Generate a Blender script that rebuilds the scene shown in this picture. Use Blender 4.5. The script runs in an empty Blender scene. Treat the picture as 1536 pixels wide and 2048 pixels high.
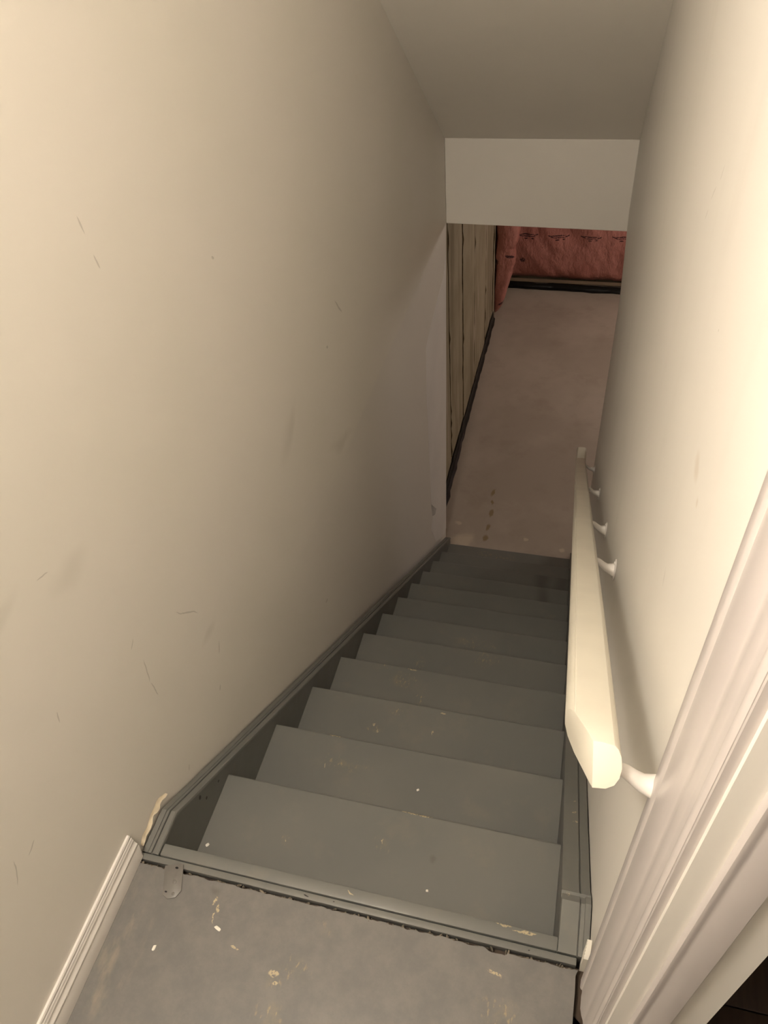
import bpy, bmesh, math, random
from mathutils import Vector, Matrix, noise

# ------------------------------------------------------------------ camera, world, lights, exposure
S = bpy.context.scene
COL = S.collection

def camera():
    cd = bpy.data.cameras.new('camera'); co = bpy.data.objects.new('camera', cd); COL.objects.link(co)
    yaw, pit, rol = -0.31992524, 0.77525304, -0.10650764
    cz, sz, cp, sp, cr, sr = math.cos(yaw), math.sin(yaw), math.cos(pit), math.sin(pit), math.cos(rol), math.sin(rol)
    fwd = Vector((sz*cp, cz*cp, -sp)); right = Vector((cz, -sz, 0)); up = right.cross(fwd)
    r2 = right*cr + up*sr; u2 = up*cr - right*sr
    M = Matrix((r2, u2, -fwd)).transposed().to_4x4()
    M.translation = Vector((0.66219, -0.51494, 1.64014))
    co.matrix_world = M
    cd.sensor_fit = 'VERTICAL'; cd.sensor_height = 32.0; cd.sensor_width = 24.0
    cd.lens = 1533.285/2048*32.0
    cd.clip_start = 0.02
    S.camera = co
camera()

W = bpy.data.worlds.new('world'); S.world = W; W.use_nodes = True
W.node_tree.nodes['Background'].inputs[0].default_value = (1, .85, .68, 1)
W.node_tree.nodes['Background'].inputs[1].default_value = 0.02

def point_light(name, loc, power, col, rad):
    d = bpy.data.lights.new(name, 'POINT'); d.energy = power; d.color = col; d.shadow_soft_size = rad
    o = bpy.data.objects.new(name, d); o.location = loc; COL.objects.link(o); return o
WARM = (1.0, .92, .83)
point_light('landing_ceiling_light', (0.02, -0.60, 2.28), 70, WARM, .14)
point_light('basement_light', (2.4, 5.9, -0.37), 64, (1.0, .90, .80), .28)

V = S.view_settings
S.display_settings.display_device = 'sRGB'
V.view_transform = 'Standard'; V.look = 'None'; V.gamma = 1; V.use_curve_mapping = False
V.exposure = 0.0

# ------------------------------------------------------------------ dimensions (metres)
G, RISE, N = 0.264, 0.2, 13
SL = -RISE/G
ZB = -RISE*N                     # basement floor
XI, XJ = -0.0927, 0.7527         # inner faces of the two stringers
YH = 3.49                        # header plane
XLW = -0.134                     # upper left wall face
def xl(z):                       # the wall below floor level is a little out of plumb
    return XLW if z > -.165 else XLW - .010*(-.165 - z)
def xr(y, z):                    # and the right one bows outwards towards its free end
    return .812 + .020*min(1, max(0, (-.1 - z)/.5))*min(1, max(0, (y-1.2)/2.2))

# ------------------------------------------------------------------ helpers
def link(name, me, mat=None, parent=None, **props):
    o = bpy.data.objects.new(name, me); COL.objects.link(o)
    if mat is not None:
        for m in (mat if isinstance(mat, (list, tuple)) else [mat]): me.materials.append(m)
    if parent is not None: o.parent = parent
    for k, v in props.items(): o[k] = v
    return o
def from_bm(name, bm, mat=None, parent=None, smooth=None, **props):
    bmesh.ops.recalc_face_normals(bm, faces=bm.faces)
    me = bpy.data.meshes.new(name); bm.to_mesh(me); bm.free()
    if smooth is not None:
        me.shade_smooth()
        me.set_sharp_from_angle(angle=math.radians(smooth))
    return link(name, me, mat, parent, **props)
def empty(name, loc=(0, 0, 0), **props):
    o = bpy.data.objects.new(name, None); COL.objects.link(o); o.location = loc
    for k, v in props.items(): o[k] = v
    return o
def box(bm, x0, x1, y0, y1, z0, z1):
    vs = [bm.verts.new((x, y, z)) for x in (x0, x1) for y in (y0, y1) for z in (z0, z1)]
    for f in ((0,1,3,2), (4,6,7,5), (0,4,5,1), (2,3,7,6), (0,2,6,4), (1,5,7,3)): bm.faces.new([vs[i] for i in f])
    return vs
def bevel(bm, w, seg=2, ang=30):
    es = [e for e in bm.edges if len(e.link_faces) == 2 and e.calc_face_angle(0) > math.radians(ang)]
    bmesh.ops.bevel(bm, geom=es, offset=w, segments=seg, affect='EDGES', profile=.5, clamp_overlap=True)
def box_obj(name, x0, x1, y0, y1, z0, z1, mat, parent=None, bev=0, **props):
    bm = bmesh.new(); box(bm, x0, x1, y0, y1, z0, z1)
    bmesh.ops.recalc_face_normals(bm, faces=bm.faces)
    if bev: bevel(bm, bev)
    return from_bm(name, bm, mat, parent, smooth=40 if bev else None, **props)
def prism(bm, pts, axis, a, b):
    """polygon pts (two coords) swept along an axis from a to b"""
    def P(p, t):
        return {'x': (t, p[0], p[1]), 'y': (p[0], t, p[1]), 'z': (p[0], p[1], t)}[axis]
    A = [bm.verts.new(P(p, a)) for p in pts]; B = [bm.verts.new(P(p, b)) for p in pts]
    n = len(pts)
    bm.faces.new(A); bm.faces.new(B[::-1])
    for i in range(n): bm.faces.new((A[i], A[(i+1) % n], B[(i+1) % n], B[i]))
def rings(bm, R, cap=True, closed=True):
    """skin a list of vertex-coordinate rings"""
    rs = [[bm.verts.new(p) for p in r] for r in R]
    n = len(rs[0])
    for a, b in zip(rs, rs[1:]):
        for i in range(n if closed else n-1): bm.faces.new((a[i], a[(i+1) % n], b[(i+1) % n], b[i]))
    if cap and closed: bm.faces.new(rs[0][::-1]); bm.faces.new(rs[-1])
    return rs
def tube(bm, pts, rads, seg=12):
    pts = [Vector(p) for p in pts]; R = []
    ref = None
    for i, p in enumerate(pts):
        t = (pts[min(i+1, len(pts)-1)] - pts[max(i-1, 0)]).normalized()
        if ref is None: ref = t.orthogonal().normalized()
        ref = (ref - t*ref.dot(t)).normalized(); b = t.cross(ref)
        R.append([p + (ref*math.cos(a) + b*math.sin(a))*rads[i] for a in [2*math.pi*k/seg for k in range(seg)]])
    rings(bm, R)
def path_yz(bm, prof, path):
    """profile of (x, h) swept along a path in the y-z plane with mitred corners, h along the path normal"""
    R = []
    for i, (y, z) in enumerate(path):
        def nrm(a, b):
            d = Vector((b[0]-a[0], b[1]-a[1])).normalized(); return Vector((-d.y, d.x))
        if i == 0: m = nrm(path[0], path[1]); k = 1
        elif i == len(path)-1: m = nrm(path[-2], path[-1]); k = 1
        else:
            a, b = nrm(path[i-1], path[i]), nrm(path[i], path[i+1]); m = (a+b).normalized(); k = 1/m.dot(a)
        R.append([(x, y + m.x*h*k, z + m.y*h*k) for x, h in prof])
    rings(bm, R)

# ------------------------------------------------------------------ materials
class NT:
    def __init__(s, name, rough=.5, spec=.5):
        s.m = bpy.data.materials.new(name); s.m.use_nodes = True; s.t = s.m.node_tree
        s.b = s.t.nodes['Principled BSDF']; s.b.inputs['Roughness'].default_value = rough
        s.b.inputs['Specular IOR Level'].default_value = spec
        s.pos = s.t.nodes.new('ShaderNodeNewGeometry').outputs['Position']
    def n(s, typ, **kw):
        nd = s.t.nodes.new(typ)
        for k, v in kw.items(): setattr(nd, k, v)
        return nd
    def put(s, sock, v):
        if isinstance(v, bpy.types.NodeSocket): s.t.links.new(v, sock)
        else: sock.default_value = v
    def math(s, op, a, b=0.0, c=0.0, clamp=False):
        nd = s.n('ShaderNodeMath', operation=op, use_clamp=clamp)
        s.put(nd.inputs[0], a); s.put(nd.inputs[1], b); s.put(nd.inputs[2], c); return nd.outputs[0]
    def vmath(s, op, a, b=(0, 0, 0)):
        nd = s.n('ShaderNodeVectorMath', operation=op); s.put(nd.inputs[0], a); s.put(nd.inputs[1], b); return nd.outputs[0]
    def noise(s, scale, detail=3, rough=.5, vec=None, stretch=None):
        v = vec or s.pos
        if stretch: v = s.vmath('MULTIPLY', v, stretch)
        nd = s.n('ShaderNodeTexNoise'); s.put(nd.inputs['Vector'], v)
        nd.inputs['Scale'].default_value = scale; nd.inputs['Detail'].default_value = detail; nd.inputs['Roughness'].default_value = rough
        return nd
    def ramp(s, v, a, b):           # smoothstep a -> b
        nd = s.n('ShaderNodeMapRange', interpolation_type='SMOOTHSTEP'); s.put(nd.inputs[0], v)
        nd.inputs[1].default_value = a; nd.inputs[2].default_value = b; return nd.outputs[0]
    def mix(s, f, a, b):
        nd = s.n('ShaderNodeMix', data_type='RGBA'); s.put(nd.inputs[0], f)
        s.put(nd.inputs[6], a if isinstance(a, bpy.types.NodeSocket) else (*a, 1)); s.put(nd.inputs[7], b if isinstance(b, bpy.types.NodeSocket) else (*b, 1))
        return nd.outputs[2]
    def jitter(s, amp, scale):
        nz = s.noise(scale, 2)
        return s.vmath('ADD', s.pos, s.vmath('MULTIPLY', s.vmath('SUBTRACT', nz.outputs['Color'], (.5, .5, .5)), (amp, amp, amp)))
    def blobs(s, vec, lst, soft=(1.0, .7)):
        """union of ellipsoids ((cx,cy,cz),(rx,ry,rz),(ax,ay,az)) -> mask"""
        d = None
        for c, r, a in lst:
            mp = s.n('ShaderNodeMapping', vector_type='TEXTURE'); s.put(mp.inputs['Vector'], vec)
            mp.inputs['Location'].default_value = c; mp.inputs['Rotation'].default_value = a; mp.inputs['Scale'].default_value = r
            l = s.n('ShaderNodeVectorMath', operation='LENGTH'); s.put(l.inputs[0], mp.outputs[0])
            d = l.outputs['Value'] if d is None else s.math('MINIMUM', d, l.outputs['Value'])
        return s.ramp(d, soft[0], soft[1])
    def color(s, c): s.put(s.b.inputs['Base Color'], c if isinstance(c, bpy.types.NodeSocket) else (*c, 1))
    def bump(s, h, strength, dist=.002):
        nd = s.n('ShaderNodeBump'); s.put(nd.inputs['Height'], h); nd.inputs['Strength'].default_value = strength; nd.inputs['Distance'].default_value = dist
        s.t.links.new(nd.outputs[0], s.b.inputs['Normal'])

def plain(name, col, rough=.5, var=.06, scale=8, bump=.0, bscale=60, spec=.4):
    n = NT(name, rough, spec)
    nz = n.noise(scale, 4)
    n.color(n.mix(n.ramp(nz.outputs[0], .3, .7), tuple(c*(1-var) for c in col), tuple(min(1, c*(1+var)) for c in col)))
    if bump: n.bump(n.noise(bscale, 3).outputs[0], bump)
    return n.m

def seg(y0, z0, y1, z1, w, x=XLW):      # a thin scratch on a wall of constant x, from (y0,z0) to (y1,z1)
    L = math.hypot(y1-y0, z1-z0)
    return ((x, (y0+y1)/2, (z0+z1)/2), (.03, L/2+w, w), (math.atan2(z1-z0, y1-y0), 0, 0))

def mat_left_wall():
    n = NT('left_wall_paint', .55, .35)
    base = n.mix(n.ramp(n.noise(1.7, 2).outputs[0], .35, .65), (.865, .825, .745), (.885, .84, .77))
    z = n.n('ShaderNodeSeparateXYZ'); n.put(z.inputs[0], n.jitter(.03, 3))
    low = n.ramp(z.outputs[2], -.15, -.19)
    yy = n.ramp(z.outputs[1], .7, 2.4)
    base = n.mix(n.math('MULTIPLY', n.math('MULTIPLY', low, yy), .5), base, (.82, .78, .74))  # faint pinkish tint of the basement light, painted in below floor level
    jv = n.jitter(.012, 25)
    dark = n.blobs(jv, [seg(.207, .416, .224, .431, .0018), seg(.222, .36, .212, .292, .0022), seg(.212, .292, .217, .236, .0018),
        seg(.513, 1.163, .516, 1.13, .0022), seg(.520, 1.093, .524, 1.07, .0025), seg(1.612, .399, 1.667, .321, .004),
        seg(.469, .093, .45, .06, .0024), seg(.193, -.06, .20, -.045, .002), seg(-.165, .388, -.187, .378, .0018),
        seg(.36, .343, .437, .246, .002), seg(-.21, .41, -.23, .36, .0018), seg(1.114, -.551, 1.13, -.555, .005),
        seg(1.485, .30, 1.49, .296, .006), seg(.41, -.02, .403, -.03, .003), seg(.9, .9, .905, .896, .004),
        seg(-.13, .62, -.14, .59, .0018), seg(.0, .52, -.006, .50, .0018), seg(.10, .75, .13, .74, .0016)])
    base = n.mix(n.math('MULTIPLY', dark, .33), base, (.26, .23, .19))
    smud = n.blobs(n.jitter(.10, 6), [((XLW, 1.09, .27), (.05, .12, .05), (.5, 0, 0)), ((XLW, .17, .69), (.05, .07, .04), (0, 0, 0)),
        ((XLW, 1.5, -.1), (.05, .18, .03), (-.5, 0, 0)), ((XLW, .44, .16), (.05, .05, .02), (0, 0, 0)), ((XLW, .03, .78), (.05, .05, .03), (0, 0, 0))], (1, .1))
    base = n.mix(n.math('MULTIPLY', smud, .16), base, (.40, .36, .28))
    white = n.blobs(jv, [seg(.197, .004, .203, .016, .0022), seg(.209, .006, .215, .018, .0022), seg(-.377, .165, -.371, .185, .003), seg(1.26, -.56, 1.262, -.555, .006)])
    base = n.mix(n.math('MULTIPLY', white, .7), base, (.86, .83, .76))
    n.color(base)
    n.bump(n.noise(140, 3).outputs[0], .10, .001)
    return n.m
def mat_right_wall():
    n = NT('right_wall_paint', .5, .35)
    base = n.mix(n.ramp(n.noise(1.5, 2).outputs[0], .35, .65), (.81, .775, .71), (.83, .79, .73))
    st = n.noise(9, 3, stretch=(1, 1, .12))
    base = n.mix(n.math('MULTIPLY', n.ramp(st.outputs[0], .5, .8), .10), base, (.55, .50, .42))
    X = .812
    sm = n.blobs(n.jitter(.02, 20), [((X, .237, 1.005), (.05, .028, .022), (0, 0, 0)), ((X, .18, 1.0), (.05, .01, .01), (0, 0, 0))], (1, .2))
    base = n.mix(n.math('MULTIPLY', sm, .35), base, (.58, .48, .36))
    sc = n.blobs(n.jitter(.006, 30), [seg(.567, 1.234, .58, 1.21, .0015, X), seg(.60, 1.195, .625, 1.165, .0015, X), seg(.63, 1.15, .64, 1.13, .0015, X), seg(.322, 1.141, .3225, 1.140, .0018, X), seg(.25, .80, .243, .775, .0015, X), seg(.255, .805, .248, .78, .001, X)])
    base = n.mix(n.math('MULTIPLY', sc, .4), base, (.35, .30, .25))
    n.color(base); n.bump(n.noise(140, 3).outputs[0], .10, .001)
    return n.m

def fl(x, y, z, rx, ry, a=0): return ((x, y, z), (rx, ry, .012), (0, 0, a))
def mat_grey_paint():
    """worn grey floor enamel on plywood, shared by landing and staircase"""
    n = NT('worn_grey_floor_paint', .42, .4)
    nz = n.noise(3.5, 4)
    base = n.mix(n.ramp(nz.outputs[0], .35, .65), (.150, .151, .139), (.166, .164, .149))
    tr = n.noise(11, 5, .65)
    base = n.mix(n.math('MULTIPLY', n.ramp(tr.outputs[0], .52, .75), .35), base, (.215, .195, .16))
    # landing is dustier than the treads
    sep = n.n('ShaderNodeSeparateXYZ'); n.put(sep.inputs[0], n.pos)
    land = n.ramp(sep.outputs[1], -.038, -.05)
    dn = n.noise(16, 7, .75)
    dust = n.mix(n.ramp(dn.outputs[0], .35, .7), (.146, .140, .130), (.186, .173, .157))
    base = n.mix(land, base, dust)
    # scuffed pale streaks at the left of the landing
    stq = n.noise(30, 4, .6, stretch=(1, .35, 1))
    lf = n.blobs(n.jitter(.05, 8), [((-.09, -.20, 0), (.07, .20, .02), (0, 0, 0)), ((-.10, -.27, 0), (.03, .10, .02), (0, 0, .1))], (1, .3))
    base = n.mix(n.math('MULTIPLY', n.math('MULTIPLY', lf, n.ramp(stq.outputs[0], .48, .70)), .42), base, (.34, .29, .215))
    # clusters of worn-through flecks
    cl = n.blobs(n.jitter(.05, 9), [fl(.24, -.195, 0, .022, .035), fl(.25, -.25, 0, .045, .04), fl(.31, -.085, 0, .035, .025), fl(.275, -.165, 0, .045, .03), fl(.66, -.16, 0, .05, .04),
        fl(.16, .676, -.6, .03, .02), fl(.21, .75, -.6, .025, .025), fl(.16, 1.0, -.8, .08, .04), fl(.24, .93, -.8, .03, .045), fl(.43, 1.285, -1.0, .07, .05), fl(.17, 1.22, -1.0, .04, .04),
        fl(.34, .17, -.2, .03, .03), fl(.11, .14, -.2, .015, .02), fl(.14, .45, -.4, .10, .04), fl(.10, 1.05, -.8, .05, .02), fl(.35, 1.5, -1.2, .12, .04), fl(.25, 3.1, -2.4, .2, .05)], (1, .3))
    fn = n.noise(120, 4, .6, stretch=(1, .40, 1))
    base = n.mix(n.math('MULTIPLY', n.math('MULTIPLY', cl, n.ramp(fn.outputs[0], .55, .68)), .62), base, (.40, .32, .17))
    base = n.mix(n.math('MULTIPLY', n.math('MULTIPLY', cl, n.ramp(n.noise(25, 4, .6).outputs[0], .45, .7)), .25), base, (.30, .25, .15))
    # single flecks and scratches
    j = n.jitter(.013, 90)
    one = n.blobs(j, [fl(.068, -.086, 0, .003, .009, -.3), fl(.079, -.10, 0, .003, .010, .1), fl(.0765, -.117, 0, .0018, .012, .2), fl(.232, -.183, 0, .012, .007), fl(.240, -.199, 0, .006, .005), fl(.643, -.089, 0, .015, .0035, -.2), fl(.14, -.158, 0, .012, .0025, -.1),
        fl(.69, -.006, 0, .026, .0030), fl(.645, -.003, 0, .02, .0018), fl(.335, -.01, 0, .009, .002, -.5), fl(.405, .262, -.2, .05, .003), fl(.338, .18, -.2, .0012, .007), fl(.11, .133, -.2, .0012, .005),
        fl(.364, .775, -.6, .010, .003), fl(.151, .69, -.6, .004, .007), fl(.167, .672, -.6, .003, .006), fl(.19, 1.05, -.8, .02, .003), fl(.094, .526, -.4, .025, .0025), fl(.09, .43, -.4, .0015, .007), fl(.343, .70, -.6, .0015, .012),
        ((.778, .395, -.254), (.006, .003, .02), (0, 0, .3)), ((.778, .352, -.220), (.008, .003, .02), (0, 0, .2)), ((.780, .318, -.195), (.007, .003, .02), (0, 0, .3)), ((.765, .085, -.015), (.003, .006, .02), (0, 0, 0))])
    rg = n.ramp(n.noise(190, 3, .6).outputs[0], .38, .52)
    base = n.mix(n.math('MULTIPLY', n.math('MULTIPLY', one, rg), .75), base, (.55, .45, .27))
    dk = n.blobs(n.jitter(.03, 20), [fl(.466, .161, -.2, .012, .012), fl(.062, -.068, 0, .018, .014)], (1, .2))
    base = n.mix(n.math('MULTIPLY', dk, .45), base, (.10, .09, .075))
    hole = n.blobs(n.jitter(.003, 90), [((.249, -.0355, 0), (.007, .0016, .01), (0, 0, -.25)), ((.308, -.0345, 0), (.002, .0013, .01), (0, 0, 0)), ((.70, -.036, 0), (.002, .0013, .01), (0, 0, 0)),
        ((XI, .146, -.09), (.004, .006, .009), (0, 0, 0)), ((XI, .163, -.128), (.004, .005, .006), (0, 0, 0)), ((XI, .221, -.156), (.004, .005, .005), (0, 0, 0))], (1, .6))
    base = n.mix(hole, base, (.02, .018, .015))
    # soft dark blobs at the right of the lower treads
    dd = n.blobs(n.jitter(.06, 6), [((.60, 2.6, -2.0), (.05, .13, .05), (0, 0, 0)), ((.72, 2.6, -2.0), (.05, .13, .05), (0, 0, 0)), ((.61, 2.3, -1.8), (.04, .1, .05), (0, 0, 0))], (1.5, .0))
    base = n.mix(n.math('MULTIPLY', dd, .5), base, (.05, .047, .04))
    n.color(base)
    n.put(n.b.inputs['Roughness'], n.math('MULTIPLY_ADD', tr.outputs[0], .25, .32))
    n.bump(n.noise(90, 4).outputs[0], .12, .001)
    return n.m

def mat_concrete_floor():
    n = NT('basement_concrete', .75, .3)
    nz = n.noise(1.1, 5, .6)
    base = n.mix(n.ramp(nz.outputs[0], .38, .62), (.40, .34, .285), (.47, .405, .345))
    base = n.mix(n.math('MULTIPLY', n.ramp(n.noise(4, 6, .7).outputs[0], .48, .72), .45), base, (.33, .27, .215))
    st = n.blobs(n.jitter(.05, 14), [((.115, 3.95, ZB), (.016, .05, .1), (0, 0, -.15)), ((.125, 3.84, ZB), (.012, .03, .1), (0, 0, 0)), ((.132, 3.72, ZB), (.018, .06, .1), (0, 0, 0)), ((.13, 3.56, ZB), (.018, .045, .1), (0, 0, 0)), ((.125, 3.45, ZB), (.03, .05, .1), (0, 0, 0)), ((.04, 3.33, ZB), (.12, .02, .1), (0, 0, 0))], (1, .5))
    base = n.mix(n.math('MULTIPLY', st, .75), base, (.22, .16, .07))
    wt = n.blobs(n.jitter(.08, 10), [((-.03, 3.40, ZB), (.11, .10, .1), (0, 0, 0)), ((-.105, 3.585, ZB), (.03, .025, .1), (0, 0, 0)), ((.70, 3.42, ZB), (.03, .02, .1), (0, 0, 0)), ((.42, 3.5, ZB), (.02, .02, .1), (0, 0, 0))], (1, .4))
    base = n.mix(n.math('MULTIPLY', wt, .6), base, (.66, .58, .46))
    n.color(base); n.bump(n.noise(40, 5).outputs[0], .2, .002)
    return n.m
def mat_concrete_wall():
    n = NT('foundation_concrete', .8, .2)
    base = n.mix(n.ramp(n.noise(2.2, 4).outputs[0], .35, .65), (.33, .285, .20), (.41, .355, .26))
    dr = n.noise(6, 5, .65, stretch=(1, 1, .08))
    base = n.mix(n.math('MULTIPLY', n.ramp(dr.outputs[0], .47, .68), .7), base, (.20, .17, .11))
    dr2 = n.noise(9, 4, .6, stretch=(1, 1, .1))
    base = n.mix(n.math('MULTIPLY', n.ramp(dr2.outputs[0], .52, .72), .6), base, (.55, .46, .39))
    n.color(base); n.bump(n.noise(25, 6, .65).outputs[0], .5, .006)
    return n.m
def mat_insulation(marks):
    n = NT('pink_insulation_film', .32, .5)
    base = n.mix(n.ramp(n.noise(3.5, 4).outputs[0], .35, .65), (.50, .195, .165), (.60, .255, .22))
    if marks:
        ink = n.blobs(n.jitter(.015, 14), marks, (1.1, .8))
        let = n.noise(95, 1, .4, stretch=(1, 1, 1.6))
        base = n.mix(n.math('MULTIPLY', n.math('MULTIPLY', ink, n.ramp(let.outputs[0], .33, .45)), .95), base, (.03, .01, .02))
    n.color(base)
    n.b.inputs['Subsurface Weight'].default_value = 0
    wr = n.noise(5, 5, .6, stretch=(1.3, 1, .7)); n.bump(n.math('ABSOLUTE', n.math('SUBTRACT', wr.outputs[0], .5)), .6, .08)
    return n.m
def mat_wood(name, c0, c1, ax='y', rough=.5):
    n = NT(name, rough, .3)
    st = {'y': (9, .7, 9), 'x': (.7, 9, 9)}[ax]
    n.color(n.mix(n.ramp(n.noise(5, 6, .65, stretch=st).outputs[0], .3, .7), c0, c1))
    return n.m

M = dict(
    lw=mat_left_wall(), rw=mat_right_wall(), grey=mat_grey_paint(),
    ceil=plain('ceiling_paint', (.88, .84, .76), .7, .02, 2, .1, 150),
    header=plain('header_paint', (.88, .835, .76), .65, .02, 2, .1, 150),
    primer=plain('bare_primer_patch', (.90, .865, .84), .7, .03, 4),
    trim=plain('white_trim_paint', (.55, .505, .483), .33, .02, 4, .05, 60),
    base=plain('white_baseboard_paint', (.80, .76, .71), .3, .02, 4, .03, 60),
    rail=plain('cream_handrail_paint', (.77, .725, .61), .35, .03, 9, .14, 60),
    bracket=plain('white_bracket_enamel', (.80, .76, .71), .3, .02, 10),
    chip=plain('white_paint_chip', (.84, .80, .70), .6, .02, 10),
    torn=plain('torn_drywall_paper', (.70, .60, .44), .8, .12, 40, .4, 90),
    plate=plain('grey_painted_steel', (.165, .154, .138), .4, .1, 30, .1, 80),
    bfloor=mat_concrete_floor(), bwall=mat_concrete_wall(),
    black=plain('black_membrane', (.006, .006, .006), .4, .3, 10, .2, 40),
    dark=mat_wood('dark_subfloor', (.03, .02, .013), (.07, .045, .028)),
    hall=mat_wood('dark_hall_planks', (.035, .022, .016), (.06, .038, .026)),
    joist=plain('dark_ceiling_boards', (.25, .19, .13), .8, .1),
)

# ------------------------------------------------------------------ room shell
def left_wall():
    bm = bmesh.new()
    zs_soff = lambda y: min(2.40, .25 + (YH - y)*.7576 + .03)
    cols = [-1.3, .63, YH]
    T = .12
    # outline rows: (z, end y of the far edge) ; upper block then the lower, slightly out-of-plumb block
    up = [(-2.0, -.165), (YH, -.165), (YH, .28), (.66, 2.40), (-2.0, 2.40)]
    prism(bm, up, 'x', XLW, XLW - T)
    lo_top, lo_bot = xl(-.17), xl(ZB)
    A = [bm.verts.new(p) for p in ((lo_top, -2.0, -.1652), (lo_top, YH, -.1652), (lo_bot, YH-.13, ZB), (lo_bot, -2.0, ZB))]
    B = [bm.verts.new((XLW-T, v.co.y, v.co.z)) for v in A]
    bm.faces.new(A); bm.faces.new(B[::-1])
    for i in range(4): bm.faces.new((A[i], A[(i+1) % 4], B[(i+1) % 4], B[i]))
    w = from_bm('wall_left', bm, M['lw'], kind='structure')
    # strip of bare primer along the free edge
    pts = [(3.474, -.35), (3.40, -.45), (3.10, -.53), (2.90, -.60), (2.875, -.92), (2.89, -1.30), (2.905, -1.77), (3.06, -1.96), (3.02, -1.975), (2.93, -1.90), (2.885, -1.99), (3.02, -2.24), (3.30, -2.46), (3.372, -2.46), (3.43, -1.4)]
    bm = bmesh.new()
    A = [bm.verts.new((xl(z)+.0011, y, z)) for y, z in pts]; B = [bm.verts.new((xl(z)+.0002, y, z)) for y, z in pts]
    bm.faces.new(A); bm.faces.new(B[::-1])
    for i in range(len(pts)): bm.faces.new((A[i], A[(i+1) % len(pts)], B[(i+1) % len(pts)], B[i]))
    bmesh.ops.triangulate(bm, faces=[f for f in bm.faces if len(f.verts) > 4])
    from_bm('primer_patch', bm, M['primer'], w, label='bare pinkish primer left unpainted along the wall edge')
    # torn drywall paper curling away above the landing
    rng = random.Random(4); bm = bmesh.new(); R = []
    m = 26
    for i in range(m+1):
        t = i/m; y = -.018 + .12*t; z = .012 + .012*math.sin(t*2.2) - .035*max(0, t-.7)
        k = math.sin(math.pi*t)**.5
        wv = rng.uniform(-.0016, .0016) + .0018*math.sin(t*21)
        hh = (.010 + .004*math.sin(t*9+1))*k + .0015; zz = z - .006 + .003*math.sin(t*17)*k
        R.append([(XLW+.0004, y, zz+hh), (XLW+.0016, y, zz+hh*.6), (XLW+.0045+wv*k, y, zz+hh*.15), (XLW+.0060+wv*k, y, zz), (XLW+.0045+wv*k, y, zz-.0008), (XLW+.0004, y, zz+hh*.25)])
    rings(bm, R)
    from_bm('torn_paper', bm, M['torn'], w, smooth=50, label='torn pale drywall paper curling off the wall')
left_wall()

def right_wall():
    bm = bmesh.new()
    YE = 3.50
    up = [(-.20, -.10), (YE, -.10), (YE, .28), (.66, 2.40), (-.20, 2.40)]
    prism(bm, up, 'x', .812, .922)
    ys = [-.20, .6, 1.2, 1.8, 2.4, 3.0, YE]; zs = [-.1001, -.25, -.4, -.6, -1.2, ZB]
    f = [[bm.verts.new((xr(y, z), y, z)) for z in zs] for y in ys]; g = [[bm.verts.new((.922, y, z)) for z in zs] for y in ys]
    ny, nz_ = len(ys), len(zs)
    for i in range(ny-1):
        for j in range(nz_-1):
            bm.faces.new((f[i][j], f[i+1][j], f[i+1][j+1], f[i][j+1])); bm.faces.new((g[i][j], g[i][j+1], g[i+1][j+1], g[i+1][j]))
    for j in range(nz_-1):
        for i in (0, ny-1): bm.faces.new((f[i][j], f[i][j+1], g[i][j+1], g[i][j]))
    for i in range(ny-1):
        for j in (0, nz_-1): bm.faces.new((f[i][j], f[i+1][j], g[i+1][j], g[i][j]))
    prism(bm, [(-2.0, -.6), (-.95, -.6), (-.95, 2.40), (-2.0, 2.40)], 'x', .812, .922)
    prism(bm, [(-.95, 2.06), (-.2001, 2.06), (-.2001, 2.40), (-.95, 2.40)], 'x', .812, .922)
    from_bm('wall_right', bm, M['rw'], kind='structure')
right_wall()

def soffit():
    bm = bmesh.new()
    y0, y1 = .66, YH
    z1 = .25; z0 = z1 + (y1-y0)*.7576
    prism(bm, [(y0, z0), (y1, z1), (y1, z1+.12), (y0, z0+.12)], 'x', XLW+.0003, .8117)
    from_bm('ceiling', bm, M['ceil'], kind='structure')
    box_obj('ceiling_landing', XLW+.0003, .8117, -2.0, y0, 2.395, 2.5, M['ceil'], kind='structure')
    bm = bmesh.new(); box(bm, XLW-.0, .832, YH, YH+.115, -.192, .25)
    bmesh.ops.recalc_face_normals(bm, faces=bm.faces); bevel(bm, .004, 2)
    # the bottom edge drops a little to the right
    for v in bm.verts:
        if v.co.z < 0: v.co.z -= .012*(v.co.x - XLW)
    from_bm('wall_header', bm, M['header'], kind='structure')
    box_obj('wall_back', -.26, .922, -2.12, -2.0, ZB, 2.5, M['rw'], kind='structure')
soffit()

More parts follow.
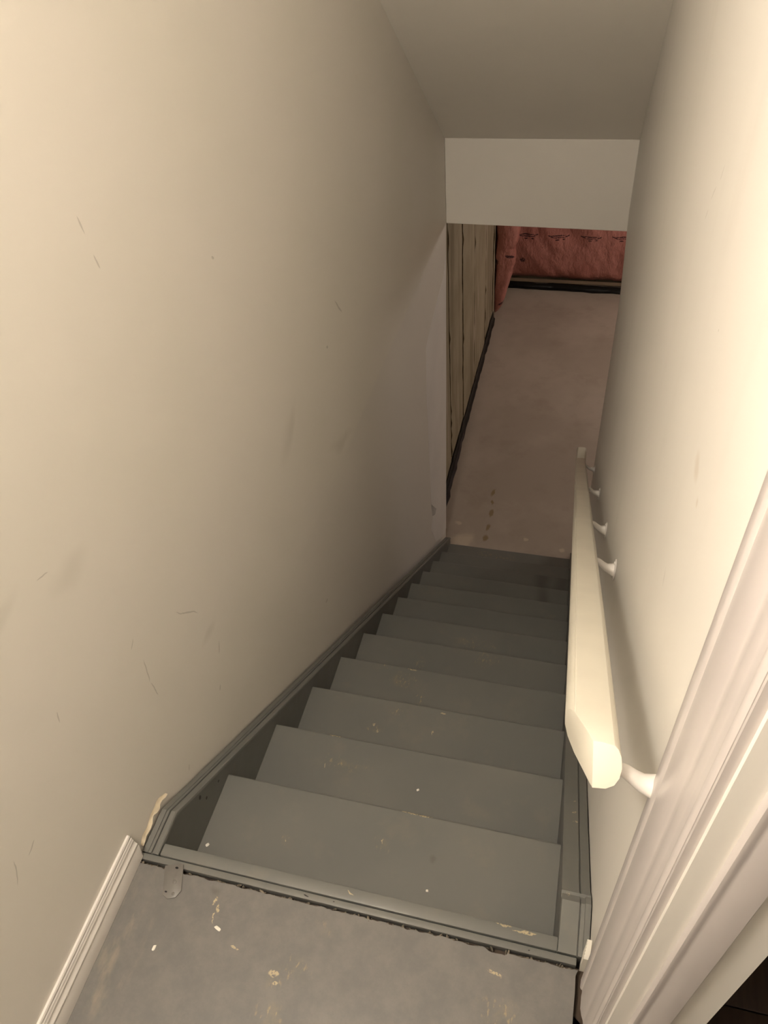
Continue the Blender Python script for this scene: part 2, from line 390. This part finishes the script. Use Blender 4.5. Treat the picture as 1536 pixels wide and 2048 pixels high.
def basement():
    box_obj('floor', -.6, 3.4, -.2, 7.6, ZB-.1, ZB, M['bfloor'], kind='structure')
    box_obj('ceiling_basement', -.6, 3.4, YH+.12, 7.6, -.16, -.08, M['joist'], kind='structure')
    box_obj('wall_far', -.6, 3.4, 7.42, 7.6, ZB, -.08, M['bwall'], kind='structure')
    box_obj('wall_basement_right', 3.3, 3.4, -.2, 7.6, ZB, -.08, M['bwall'], kind='structure')
    box_obj('wall_basement_near', .93, 3.4, -.3, -.2, ZB, -.08, M['bwall'], kind='structure')
    # foundation wall cast against boards: each board-wide panel is proud or shy of its neighbours
    w = box_obj('wall_concrete', -.40, -.292, 3.3, 7.42, ZB, -.08, M['bwall'], kind='structure')
    rng = random.Random(7)
    ys = [3.40, 4.19, 4.76, 5.33, 5.97, 6.50, 7.05, 7.41]
    for k in range(len(ys)-1):
        bm = bmesh.new(); y0, y1 = ys[k]+.008, ys[k+1]-.008
        off = rng.uniform(-.004, .004); nz_, ny = 22, 3
        f = [[bm.verts.new((-.266 - .010*(y0-3.5)/3.5 + off + .005*noise.noise(Vector((k*3, i*.7, j*1.3))), y0 + (y1-y0)*j/ny + (.006*noise.noise(Vector((k+9, i*1.1, j))) if j in (0, ny) else 0), ZB + (2.51)*i/nz_)) for j in range(ny+1)] for i in range(nz_+1)]
        for i in range(nz_):
            for j in range(ny): bm.faces.new((f[i][j], f[i][j+1], f[i+1][j+1], f[i+1][j]))
        r = bmesh.ops.extrude_face_region(bm, geom=bm.faces[:])
        for v in r['geom']:
            if isinstance(v, bmesh.types.BMVert): v.co.x = -.2925
        from_bm('concrete_panel', bm, M['bwall'], w, smooth=50)
        # ragged fin of cement squeezed out at the joint
        if k:
            bm = bmesh.new(); R = []
            for i in range(40):
                z = ZB + .12 + 2.3*i/39; e = .0045 + .004*abs(noise.noise(Vector((k*5.1, i*.9, 0)))) + (.007 if rng.random() < .08 else 0)
                yy = ys[k] + .006*noise.noise(Vector((k*2.2, i*.35, 3)))
                xb = -.266 - .010*(ys[k]-3.5)/3.5
                R.append([(xb-.010, yy-e*1.1, z), (xb+e*.9, yy, z), (xb-.010, yy+e*1.1, z)])
            rings(bm, R)
            from_bm('joint_fin', bm, M['joint'], w)
M['joint'] = plain('stained_joint', (.13, .095, .05), .85, .3, 20)
basement()

def membranes():
    def strip(name, label, path, hgt, seed, thick=.006):
        bm = bmesh.new(); R = []
        for i, (x, y, dx, dy) in enumerate(path):
            k = noise.noise(Vector((seed, i*.45, 0))); k2 = noise.noise(Vector((seed+5, i*.6, 2)))
            h = hgt*(1+.3*k)
            w_ = (.046 - .016*min(1, i/20))*(1+.45*k2)
            P = [(0, ZB+.001), (w_, ZB+.002), (w_*.95, ZB+.010), (.018+.008*k2, ZB+.018), (.012+.006*k, ZB+h*.6), (.009+.012*k2, ZB+h), (.002, ZB+h), (0, ZB+h*.5)]
            R.append([(x+dx*a, y+dy*a, z) for a, z in P])
        rings(bm, R)
        o = from_bm(name, bm, M['black'], smooth=45, label=label, category='plastic strip')
        return o
    n = 46
    strip('membrane_strip', 'black plastic strip along the foot of the concrete wall beside the stairs', [(-.262-.012*i/n, 3.44+3.12*i/n, 1, 0) for i in range(n+1)], .085, 2)
    m = 26
    strip('membrane_strip', 'black plastic strip under the pink insulation at the far wall', [(-.2+2.6*i/m, 7.26-.06*i/m, 0, -1) for i in range(m+1)], .066, 11)
    # thin weathered batten between film and membrane
    box_obj('wooden_batten', -.2, 2.4, 7.2, 7.24, ZB+.095, ZB+.112, M['joist'], label='thin wooden batten under the pink insulation at the far wall', category='batten')
membranes()

def insulation():
    marks = []
    for i, x in enumerate((-.02, .297, .62, .93)):
        z = -1.972
        marks += [((x-.075, 7.16, z-.004), (.035, .2, .007), (0, .35, 0)), ((x, 7.16, z+.004), (.075, .2, .008), (0, 0, 0)), ((x+.085, 7.16, z-.004), (.030, .2, .007), (0, -.45, 0)),
                  ((x+.005, 7.16, z-.016), (.07, .2, .006), (0, 0, 0)), ((x-.01, 7.16, z-.038), (.022, .2, .007), (0, 0, 0)), ((x+.055, 7.16, z-.036), (.014, .2, .008), (0, 0, 0))]
    marks += [((-.06, 7.16, -2.26), (.03, .2, .03), (0, .6, 0))]
    ma = mat_insulation(marks)
    bm = bmesh.new(); nx, nz_ = 90, 44
    x0, x1, z0, z1 = -.25, 2.4, ZB+.112, -.17
    def P(i, j):
        u, v = i/nx, j/nz_
        x, z = x0+(x1-x0)*u, z0+(z1-z0)*v
        p = Vector((x*2.2, z*2.0, 1.7))
        b = -.0 + .030*noise.noise(p) + .048*abs(noise.noise(Vector((x*6+z*4.5, z*1.6-x, 4)))) + .012*noise.noise(p*5)
        edge = min(v*6, 1)**.5
        return (x, 7.30 - .11*edge - b, z)
    f = [[bm.verts.new(P(i, j)) for j in range(nz_+1)] for i in range(nx+1)]
    for i in range(nx):
        for j in range(nz_): bm.faces.new((f[i][j], f[i+1][j], f[i+1][j+1], f[i][j+1]))
    r = bmesh.ops.extrude_face_region(bm, geom=bm.faces[:])
    for v in r['geom']:
        if isinstance(v, bmesh.types.BMVert): v.co.y = 7.40
    from_bm('insulation_batt', bm, ma, smooth=180, label='pink plastic-faced insulation covering the far basement wall', category='insulation')
    # drooping batt in the corner beside the concrete wall
    mb = mat_insulation([((-.125, 6.6, -1.935), (.05, .3, .016), (0, .3, 0)), ((-.255, 6.6, -2.0), (.02, .3, .03), (0, 0, 0)), ((-.20, 6.6, -2.46), (.04, .3, .012), (0, -.5, 0))])
    rng = random.Random(3); R = []
    prof = [(-2.595, .010, .03), (-2.56, .045, .07), (-2.48, .085, .11), (-2.38, .115, .13), (-2.2, .155, .15), (-2.0, .20, .17), (-1.86, .185, .165), (-1.80, .215, .18), (-1.68, .225, .18), (-1.4, .22, .18), (-.9, .21, .17), (-.2, .2, .16)]
    fine = []
    for (za, wa, da), (zb_, wb, db) in zip(prof, prof[1:]):
        for s in range(4): t = s/4; fine.append((za+(zb_-za)*t, wa+(wb-wa)*t, da+(db-da)*t))
    fine.append(prof[-1])
    for i, (z, w_, d_) in enumerate(fine):
        ring = []
        for k in range(22):
            a = 2*math.pi*k/22
            c, s_ = math.cos(a), math.sin(a)
            ex = math.copysign(abs(c)**.75, c); ey = math.copysign(abs(s_)**.75, s_)
            b = 1 + .20*noise.noise(Vector((c*1.6, s_*1.6, z*5))) + .16*abs(noise.noise(Vector((c*4+z*6, s_*4, z*9))))
            ring.append((max(-.270, -.272 + w_*.5 + w_*.5*ex*b), 6.70 + d_*.62*ey*b, z))
        R.append(ring)
    bm = bmesh.new(); rings(bm, R)
    from_bm('insulation_batt', bm, mb, smooth=180, label='pink insulation batt drooping in the corner beside the concrete wall', category='insulation')
insulation()

# ------------------------------------------------------------------ landing and hall floor
def landing():
    rng = random.Random(11)
    bm = bmesh.new()
    edge = []
    n = 150
    for i in range(n+1):
        x = -.134 + (.792+.134)*i/n
        e = .0022*noise.noise(Vector((x*40, 0, 0))) + .0016*noise.noise(Vector((x*130, 3, 0)))
        edge.append((x, -.0500 - .003*max(0, x-.4) + e*1.4 - (.004 if .62 < x < .66 else 0)))
    right = [(.7885 + .001*noise.noise(Vector((0, y*50, 0))), y) for y in (-.06, -.09, -.12, -.16, -.19)]
    poly = edge + right + [(.80, -.215), (.925, -.215), (.925, -.93), (.80, -.93), (.80, -2.0), (-.134, -2.0)]
    A = [bm.verts.new((x, y, 0)) for x, y in poly]; B = [bm.verts.new((x, y, -.018)) for x, y in poly]
    bm.faces.new(A); bm.faces.new(B[::-1])
    for i in range(len(poly)): bm.faces.new((A[i], A[(i+1) % len(poly)], B[(i+1) % len(poly)], B[i]))
    bmesh.ops.triangulate(bm, faces=[f for f in bm.faces if len(f.verts) > 4])
    from_bm('floor_landing', bm, M['grey'], kind='structure')
    box_obj('floor_subfloor', XLW, .93, -2.0, -.0415, -.09, -.022, M['dark'], kind='structure')
    # crumbs of plaster and splinters caught in the gap
    bm = bmesh.new()
    for i in range(170):
        x = rng.uniform(-.12, .78); y = rng.uniform(-.0500, -.0455) - .003*max(0, x-.4); s = rng.uniform(.0012, .0034)
        mm = Matrix.Translation((x, y, -.0215 + rng.uniform(.002, .018))) @ Matrix.Rotation(rng.uniform(0, 6), 4, (rng.random(), rng.random(), 1)) @ Matrix.Diagonal((s*rng.uniform(1, 3), s, s*.7, 1))
        bmesh.ops.create_icosphere(bm, subdivisions=1, radius=1, matrix=mm)
    from_bm('gap_debris', bm, M['debris'], kind='stuff', label='grey crumbs caught in the gap behind the landing nosing', category='debris')
    h = box_obj('floor_hall', .93, 3.0, -1.6, 1.6, -.10, -.012, M['dark'], kind='structure')
    y = -1.58; k = 0
    while y < 1.5:
        wd = .118
        x = .932 - rng.uniform(0, 0)
        while x < 2.95:
            L = min(rng.uniform(.6, 1.1), 2.98-x)
            box_obj('plank', x, x+L-.002, y, y+wd-.002, -.0118, .0, M['hall'], h, bev=.0015)
            x += L
        y += wd
    box_obj('wall_hall_far', 3.0, 3.1, -1.6, 1.6, -.1, 2.5, M['rw'], kind='structure')
    box_obj('wall_hall_near', .93, 3.1, -1.7, -1.6, -.1, 2.5, M['rw'], kind='structure')
    box_obj('wall_hall_end', .93, 3.1, 1.6, 1.7, -.1, 2.5, M['rw'], kind='structure')
    box_obj('ceiling_hall', .93, 3.1, -1.7, 1.7, 2.4, 2.5, M['ceil'], kind='structure')
M['debris'] = plain('grey_crumbs', (.16, .135, .10), .9, .5, 60)
landing()

# baseboard on the left of the landing
def baseboard():
    X = XLW
    prof = [(X+.0002, 0.0005), (X+.0125, .0005), (X+.0130, .042), (X+.0120, .0445), (X+.0130, .047), (X+.0128, .052), (X+.0105, .056), (X+.0082, .0605), (X+.0078, .0655), (X+.0090, .068),
            (X+.0078, .0705), (X+.0070, .0735), (X+.0078, .0755), (X+.0062, .0785), (X+.0062, .084), (X+.0045, .0875), (X+.0002, .088)]
    bm = bmesh.new()
    A = [(x, -.030 + (.006 if z < .02 else 0)*0 - (.006 if z < .01 else 0), z) for x, z in prof]
    B = [(x, -1.998, z) for x, z in prof]
    rings(bm, [A, B])
    from_bm('baseboard_left', bm, M['base'], kind='structure', smooth=25)
    # offcut of fluted trim standing between right stringer and door casing
    bm = bmesh.new()
    pr = []
    y0, y1 = -.0445, -.0195
    for i in range(13):
        y = y0 + (y1-y0)*i/12
        pr.append((.7955 + (.0016 if i % 2 else 0) + .003*(i/12), y))
    pr += [(.8070, y1), (.8070, y0)]
    prism(bm, pr, 'z', -.0, .085)
    for v in bm.verts:
        if v.co.z < .01: v.co.z += -.050 + .030*(y1-v.co.y)/(y1-y0)
        else: v.co.z -= .05*((v.co.y - y0)/(y1-y0))**2*0 + .03*(y1-v.co.y)/(y1-y0)
    from_bm('baseboard_right', bm, M['chip'], kind='structure')
baseboard()

# ------------------------------------------------------------------ doorway in the right wall
def doorway():
    d = empty('door_1', (.81, -.2, 0), kind='structure')
    def part(name, pts, z0, z1, mat, wob=0):
        bm = bmesh.new()
        zs = [z0, z1]
        prism(bm, [(x-.81, y+.2) for x, y in pts], 'z', z0, z1)
        o = from_bm(name, bm, mat, d, smooth=35); return o
    X = .8118
    cas = [(X, -.066), (.7990, -.068), (.7960, -.072), (.7955, -.080), (.7945, -.087), (.7950, -.091), (.7975, -.094), (.7972, -.098), (.7960, -.105), (.7955, -.125), (.7962, -.140), (.7985, -.148), (.7995, -.152),
           (.7985, -.157), (.7990, -.172), (.8010, -.178), (.8000, -.182), (.8005, -.187), (.8030, -.190), (X, -.190)]
    c1 = part('casing', cas, .0, 2.12, M['trim'])
    for v in c1.data.vertices:          # foot broken off unevenly above the missing floor edge
        if v.co.z < .01: v.co.z = .035 + .055*min(1, max(0, (-.08 - (v.co.y-.2))/.09)) + .006*math.sin(v.co.y*140)
    part('dark_void_backing', [(.8075, -.19), (.8117, -.19), (.8117, -.045), (.8075, -.045)], -.02, .12, M['dark'])  # thin dark sheet added to paint the shaded void under the casing foot
    part('jamb', [(.8035, -.1945), (.9215, -.1945), (.9215, -.2005+.0127), (.8125, -.1905), (.8035, -.1907)], 0.0005, 2.06, M['trim'])
    part('door_stop', [(.8365, -.1948), (.8365, -.2045), (.8385, -.2075), (.8420, -.2082), (.8455, -.2068), (.8490, -.2072), (.8545, -.2095), (.8780, -.2095), (.8790, -.2085), (.8790, -.1948)], 0.0005, 2.06, M['trim'])
    # far jamb, head and their casings, behind the photographer
    part('jamb', [(.8035, -.93), (.9215, -.93), (.9215, -.948), (.8035, -.948)], 0.0005, 2.06, M['trim'])
    part('casing', [(.7955, -.952), (.8118, -.952), (.8118, -1.06), (.7955, -1.06)], -.004, 2.12, M['trim'])
    box_obj('head_jamb', .8035-.81, .9215-.81, -.929+.2, -.196+.2, 2.042, 2.0595, M['trim'], d)
doorway()

# ------------------------------------------------------------------ staircase
def staircase():
    s = empty('staircase', (0, 0, ZB), label='straight grey-painted wooden staircase going down between two walls', category='staircase')
    dz = -ZB
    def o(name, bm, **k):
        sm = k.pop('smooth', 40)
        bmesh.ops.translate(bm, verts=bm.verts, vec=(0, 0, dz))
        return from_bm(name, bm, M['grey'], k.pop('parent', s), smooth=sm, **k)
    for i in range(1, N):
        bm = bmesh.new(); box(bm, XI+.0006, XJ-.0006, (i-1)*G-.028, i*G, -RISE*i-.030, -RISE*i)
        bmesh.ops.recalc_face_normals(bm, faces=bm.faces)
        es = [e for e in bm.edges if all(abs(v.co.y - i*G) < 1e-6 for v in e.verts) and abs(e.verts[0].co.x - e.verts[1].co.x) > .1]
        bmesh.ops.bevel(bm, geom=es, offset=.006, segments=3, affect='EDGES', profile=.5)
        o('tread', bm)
    for i in range(1, N+1):
        bm = bmesh.new(); box(bm, XI+.0006, XJ-.0006, (i-1)*G-.040, (i-1)*G-.0285, -RISE*i+(.0 if i < N else 0), -RISE*(i-1)-.0305)
        o('riser', bm, smooth=None)
    # landing nosing: a narrow strip behind, the nosing board in front
    bm = bmesh.new(); box(bm, -.088, XJ-.0006, -.0262, 0, -.030, 0); bmesh.ops.recalc_face_normals(bm, faces=bm.faces); bevel(bm, .003, 2); o('nosing', bm)
    bm = bmesh.new(); box(bm, XLW+.004, .7885, -.0415, -.0280, -.030, -.0008); bmesh.ops.recalc_face_normals(bm, faces=bm.faces); bevel(bm, .0016, 2)
    for v in bm.verts: v.co.y -= .003*max(0, v.co.x-.4)
    o('nosing_strip', bm)
    # stringers with moulded caps
    OFF = .046; YT = .075; YE = 3.205
    zt = lambda y: SL*y + OFF
    yk = (OFF + .004)/(-SL)            # where the level run meets the slope
    def stringer(x0, x1, cap, cap_level, ylev):
        bm = bmesh.new()
        c = .010
        top = [(-.026, -c), (yk, -c), (YE, zt(YE)-c*1.25), (YE, ZB+.001), (YE-.36, ZB+.001), (-.026, -.34)]
        prism(bm, top, 'x', x0, x1)
        st = o('stringer', bm, smooth=None)
        bm = bmesh.new(); path_yz(bm, cap, [(ylev, -c-.0+.0), (yk, -c), (YE+.004, zt(YE+.004)-c*1.25)])
        o('cap_moulding', bm, smooth=30)
        return st
    h = .0102
    L0, L1 = XLW+.0045, XI+.0018
    w = L1-L0
    capL = [(L0, -.0), (L0, h*.82), (L0+.002, h), (L0+w*.34, h*.96), (L0+w*.37, h*.70), (L0+w*.40, h*.90), (L0+w*.55, h*1.0), (L0+w*.575, h*.45), (L0+w*.615, h*.45), (L0+w*.63, h*.92), (L0+w*.70, h*1.02), (L0+w*.90, h*1.0), (L1-.001, h*.75), (L1, h*.4), (L1, -.0)]
    stringer(L0, XI, capL, None, -.0262)
    R0, R1 = XJ-.0015, .8095
    w = R1-R0
    capR = [(R0, 0), (R0, h*.4), (R0+.0012, h*.8), (R0+.006, h), (R0+w*.60, h*1.05), (R0+w*.62, h*.5), (R0+w*.65, h*.5), (R0+w*.67, h*.75), (R1-.001, h*.70), (R1, h*.5), (R1, 0)]
    stringer(XJ, R1, capR, None, .092)
    # right cap: separate level piece at the landing, a touch proud
    hh = h*1.18
    lev = [(R0, 0), (R0, hh*.5), (R0+.002, hh), (R0+w*.62, hh), (R0+w*.63, hh*.6), (R0+w*.66, hh*.6), (R0+w*.67, hh*.95), (R0+w*.80, hh*.95), (R0+w*.82, hh*1.15), (R1, hh*1.1), (R1, 0)]
    bm = bmesh.new(); path_yz(bm, lev, [(-.0265, -.010), (yk-.0, -.010), (.0915, -.010+SL*(.0915-yk))]); o('cap_moulding', bm, smooth=30)
    # two dents knocked through the paint of the right cap
staircase()

# ------------------------------------------------------------------ handrail
def handrail():
    RS = -.7315; XR0, DX = .7268, .0034
    def axis(y): return Vector((XR0 + DX*y, y, .787 + RS*y))
    d = Vector((DX, 1, RS)).normalized()
    hr = empty('handrail', axis(0), label='cream painted wooden handrail on white brackets along the right wall', category='handrail')
    base = axis(0)
    sx = Vector((1, 0, 0)); sx = (sx - d*sx.dot(d)).normalized(); up = sx.cross(d)*1
    if up.z < 0: up = -up
    # mopstick-like section with a flattened top and fine quirk line near the left edge
    half = [(-.0310, -.004), (-.0300, .008), (-.0265, .0165), (-.0228, .0208), (-.0218, .0203), (-.0208, .0213), (-.010, .0232), (.008, .0234), (.0205, .0218), (.0250, .0180), (.0290, .0100), (.0310, -.002),
            (.0300, -.014), (.0255, -.0235), (.017, -.029), (0, -.031), (-.017, -.029), (-.0255, -.0235), (-.0300, -.014)]
    bm = bmesh.new()
    y0, y1 = -.14, 3.30
    R = []
    m = 30
    for i in range(m+1):
        y = y0 + (y1-y0)*i/m; a = axis(y) - base
        wob = .0008*noise.noise(Vector((y*1.3, 0, 0)))
        R.append([a + sx*(x+wob) + up*u for x, u in half])
    # last few centimetres run out level
    a = axis(y1) - base
    for t in (.02, .12):
        R.append([a + Vector((0, t, -.004)) + sx*x + Vector((0, .1, 1)).normalized()*(u) for x, u in half])
    rings(bm, R)
    bmesh.ops.recalc_face_normals(bm, faces=bm.faces)
    # square end cut, then the slanting facet on its left
    e = axis(-.083) - base
    def cut(co, no):
        r = bmesh.ops.bisect_plane(bm, geom=bm.verts[:]+bm.edges[:]+bm.faces[:], plane_co=co, plane_no=no, clear_outer=True)
        es = [g for g in r['geom_cut'] if isinstance(g, bmesh.types.BMEdge)]
        bmesh.ops.edgeloop_fill(bm, edges=es)
    cut(e, -d)
    f0 = e + sx*.000; f1 = e + sx*-.0312 + d*.118
    t = (f1-f0).normalized(); upt = (up + sx*-.10).normalized()
    nn = t.cross(upt).normalized()
    if nn.dot(sx) > 0: nn = -nn
    cut(f0, nn)
    bevel(bm, .0028, 3, 30)
    from_bm('rail', bm, M['rail'], hr, smooth=42)
    for k, y in enumerate((-.072, .86, 1.36, 2.20, 3.24)):
        A = axis(y) - base; wx = xr(y, axis(y).z - .04) - base.x - .0005
        zc = A.z - .046
        bm = bmesh.new()
        p = [Vector((A.x+.012, y, A.z-.020)), Vector((A.x+.026, y, A.z-.016)), Vector((A.x+.038, y, A.z-.021)), Vector((A.x+.048, y, A.z-.031)), Vector((A.x+.058, y, zc+.006)), Vector((wx-.012, y, zc+.002)), Vector((wx-.003, y, zc))]
        tube(bm, p, [.0075, .0075, .0078, .0088, .0105, .0145, .0185], 14)
        br = from_bm('bracket', bm, M['bracket'], hr, smooth=60, label='white enamelled bracket arm')
        bm = bmesh.new()
        rg = []
        for xx, rr in ((wx, .029), (wx-.002, .030), (wx-.0035, .028), (wx-.0036, .005)):
            rg.append([(xx, y + rr*.72*math.cos(a), zc + rr*1.15*math.sin(a)) for a in [2*math.pi*q/20 for q in range(20)]])
        rings(bm, rg); from_bm('wall_plate', bm, M['bracket'], br, smooth=40)
        for sgn in (-1, 1):
            bm = bmesh.new()
            bmesh.ops.create_icosphere(bm, subdivisions=2, radius=.0045, matrix=Matrix.Translation((wx-.0045, y, zc + sgn*.0265)) @ Matrix.Diagonal((.5, 1, 1, 1)))
            from_bm('screw', bm, M['bracket'], br, smooth=60)
handrail()

# ------------------------------------------------------------------ small things on landing and treads
def mending_plate():
    o = empty('mending_plate', (-.035, -.07, 0), label='grey painted steel mending plate screwed to the landing behind its left end', category='metal plate')
    ang = math.atan2(-.056, .018)       # long axis direction on the floor
    bm = bmesh.new()
    ax = Vector((.020, -.058, 0)).normalized(); bx = Vector((-ax.y, ax.x, 0))
    pts = [(-.034, -.020), (-.034, .016), (-.031, .020), (.022, .020), (.034, .009), (.034, -.008), (.025, -.019)]
    P = [ax*a + bx*b for a, b in pts]
    A = [bm.verts.new((p.x, p.y, .0022)) for p in P]; B = [bm.verts.new((p.x, p.y, .0002)) for p in P]
    bm.faces.new(A); bm.faces.new(B[::-1])
    for i in range(len(P)): bm.faces.new((A[i], A[(i+1) % len(P)], B[(i+1) % len(P)], B[i]))
    bmesh.ops.recalc_face_normals(bm, faces=bm.faces); bevel(bm, .0006, 2)
    from_bm('plate', bm, M['plate'], o, smooth=40)
    for a, b, r, hh, mt in ((.002, .004, .0042, .0034, 'plate'), (.026, .004, .0035, .003, 'plate'), (.020, -.012, .0028, .00235, 'black'), (-.026, .006, .0036, .00235, 'black')):
        p = ax*a + bx*b; bm = bmesh.new()
        rings(bm, [[(p.x + rr*math.cos(t), p.y + rr*math.sin(t)*(.6 if mt == 'black' else 1), z) for t in [2*math.pi*q/14 for q in range(14)]] for rr, z in ((r, .0021), (r, hh-.0006*(mt == 'plate')), (r*.7, hh))])
        from_bm('screw_head' if mt == 'plate' else 'screw_hole', bm, M[mt], o, smooth=40)
mending_plate()

def chips():
    rng = random.Random(5)
    def chip(x, y, z, a, lx, ly, label):
        bm = bmesh.new()
        n = 8
        P = [(lx*math.copysign(abs(math.cos(t))**.6, math.cos(t))*rng.uniform(.85, 1.1), ly*math.copysign(abs(math.sin(t))**.6, math.sin(t))*rng.uniform(.85, 1.1)) for t in [2*math.pi*(k+.5)/n for k in range(n)]]
        rings(bm, [[(p*k, q*k, zz) for p, q in P] for k, zz in ((1, .0003), (1, .0014), (.75, .0022))])
        o = from_bm('paint_chip', bm, M['chip'], smooth=40, label=label, category='paint chip', group='white paint chips on landing and treads')
        o.location = (x, y, z); o.rotation_euler = (0, 0, a)
    chip(.094, -.134, 0, -.35, .0075, .0032, 'largest white paint chip, oblong, on the landing near the mending plate')
    chip(-.017, -.195, 0, 1.4, .0055, .0030, 'small white paint chip on the landing nearest the left baseboard')
    chip(-.073, .081, -RISE, .9, .0048, .0038, 'white paint chip on the top tread beside the left stringer')
    chip(.467, .093, -RISE, .3, .0032, .0028, 'tiny white chip on the top tread right of centre')
    chip(.367, .413, -RISE*2, .8, .0042, .0030, 'tiny white chip on the second tread from the top')
    chip(.498, .620, -RISE*3, .2, .0036, .0032, 'tiny white chip on the third tread from the top')
chips()
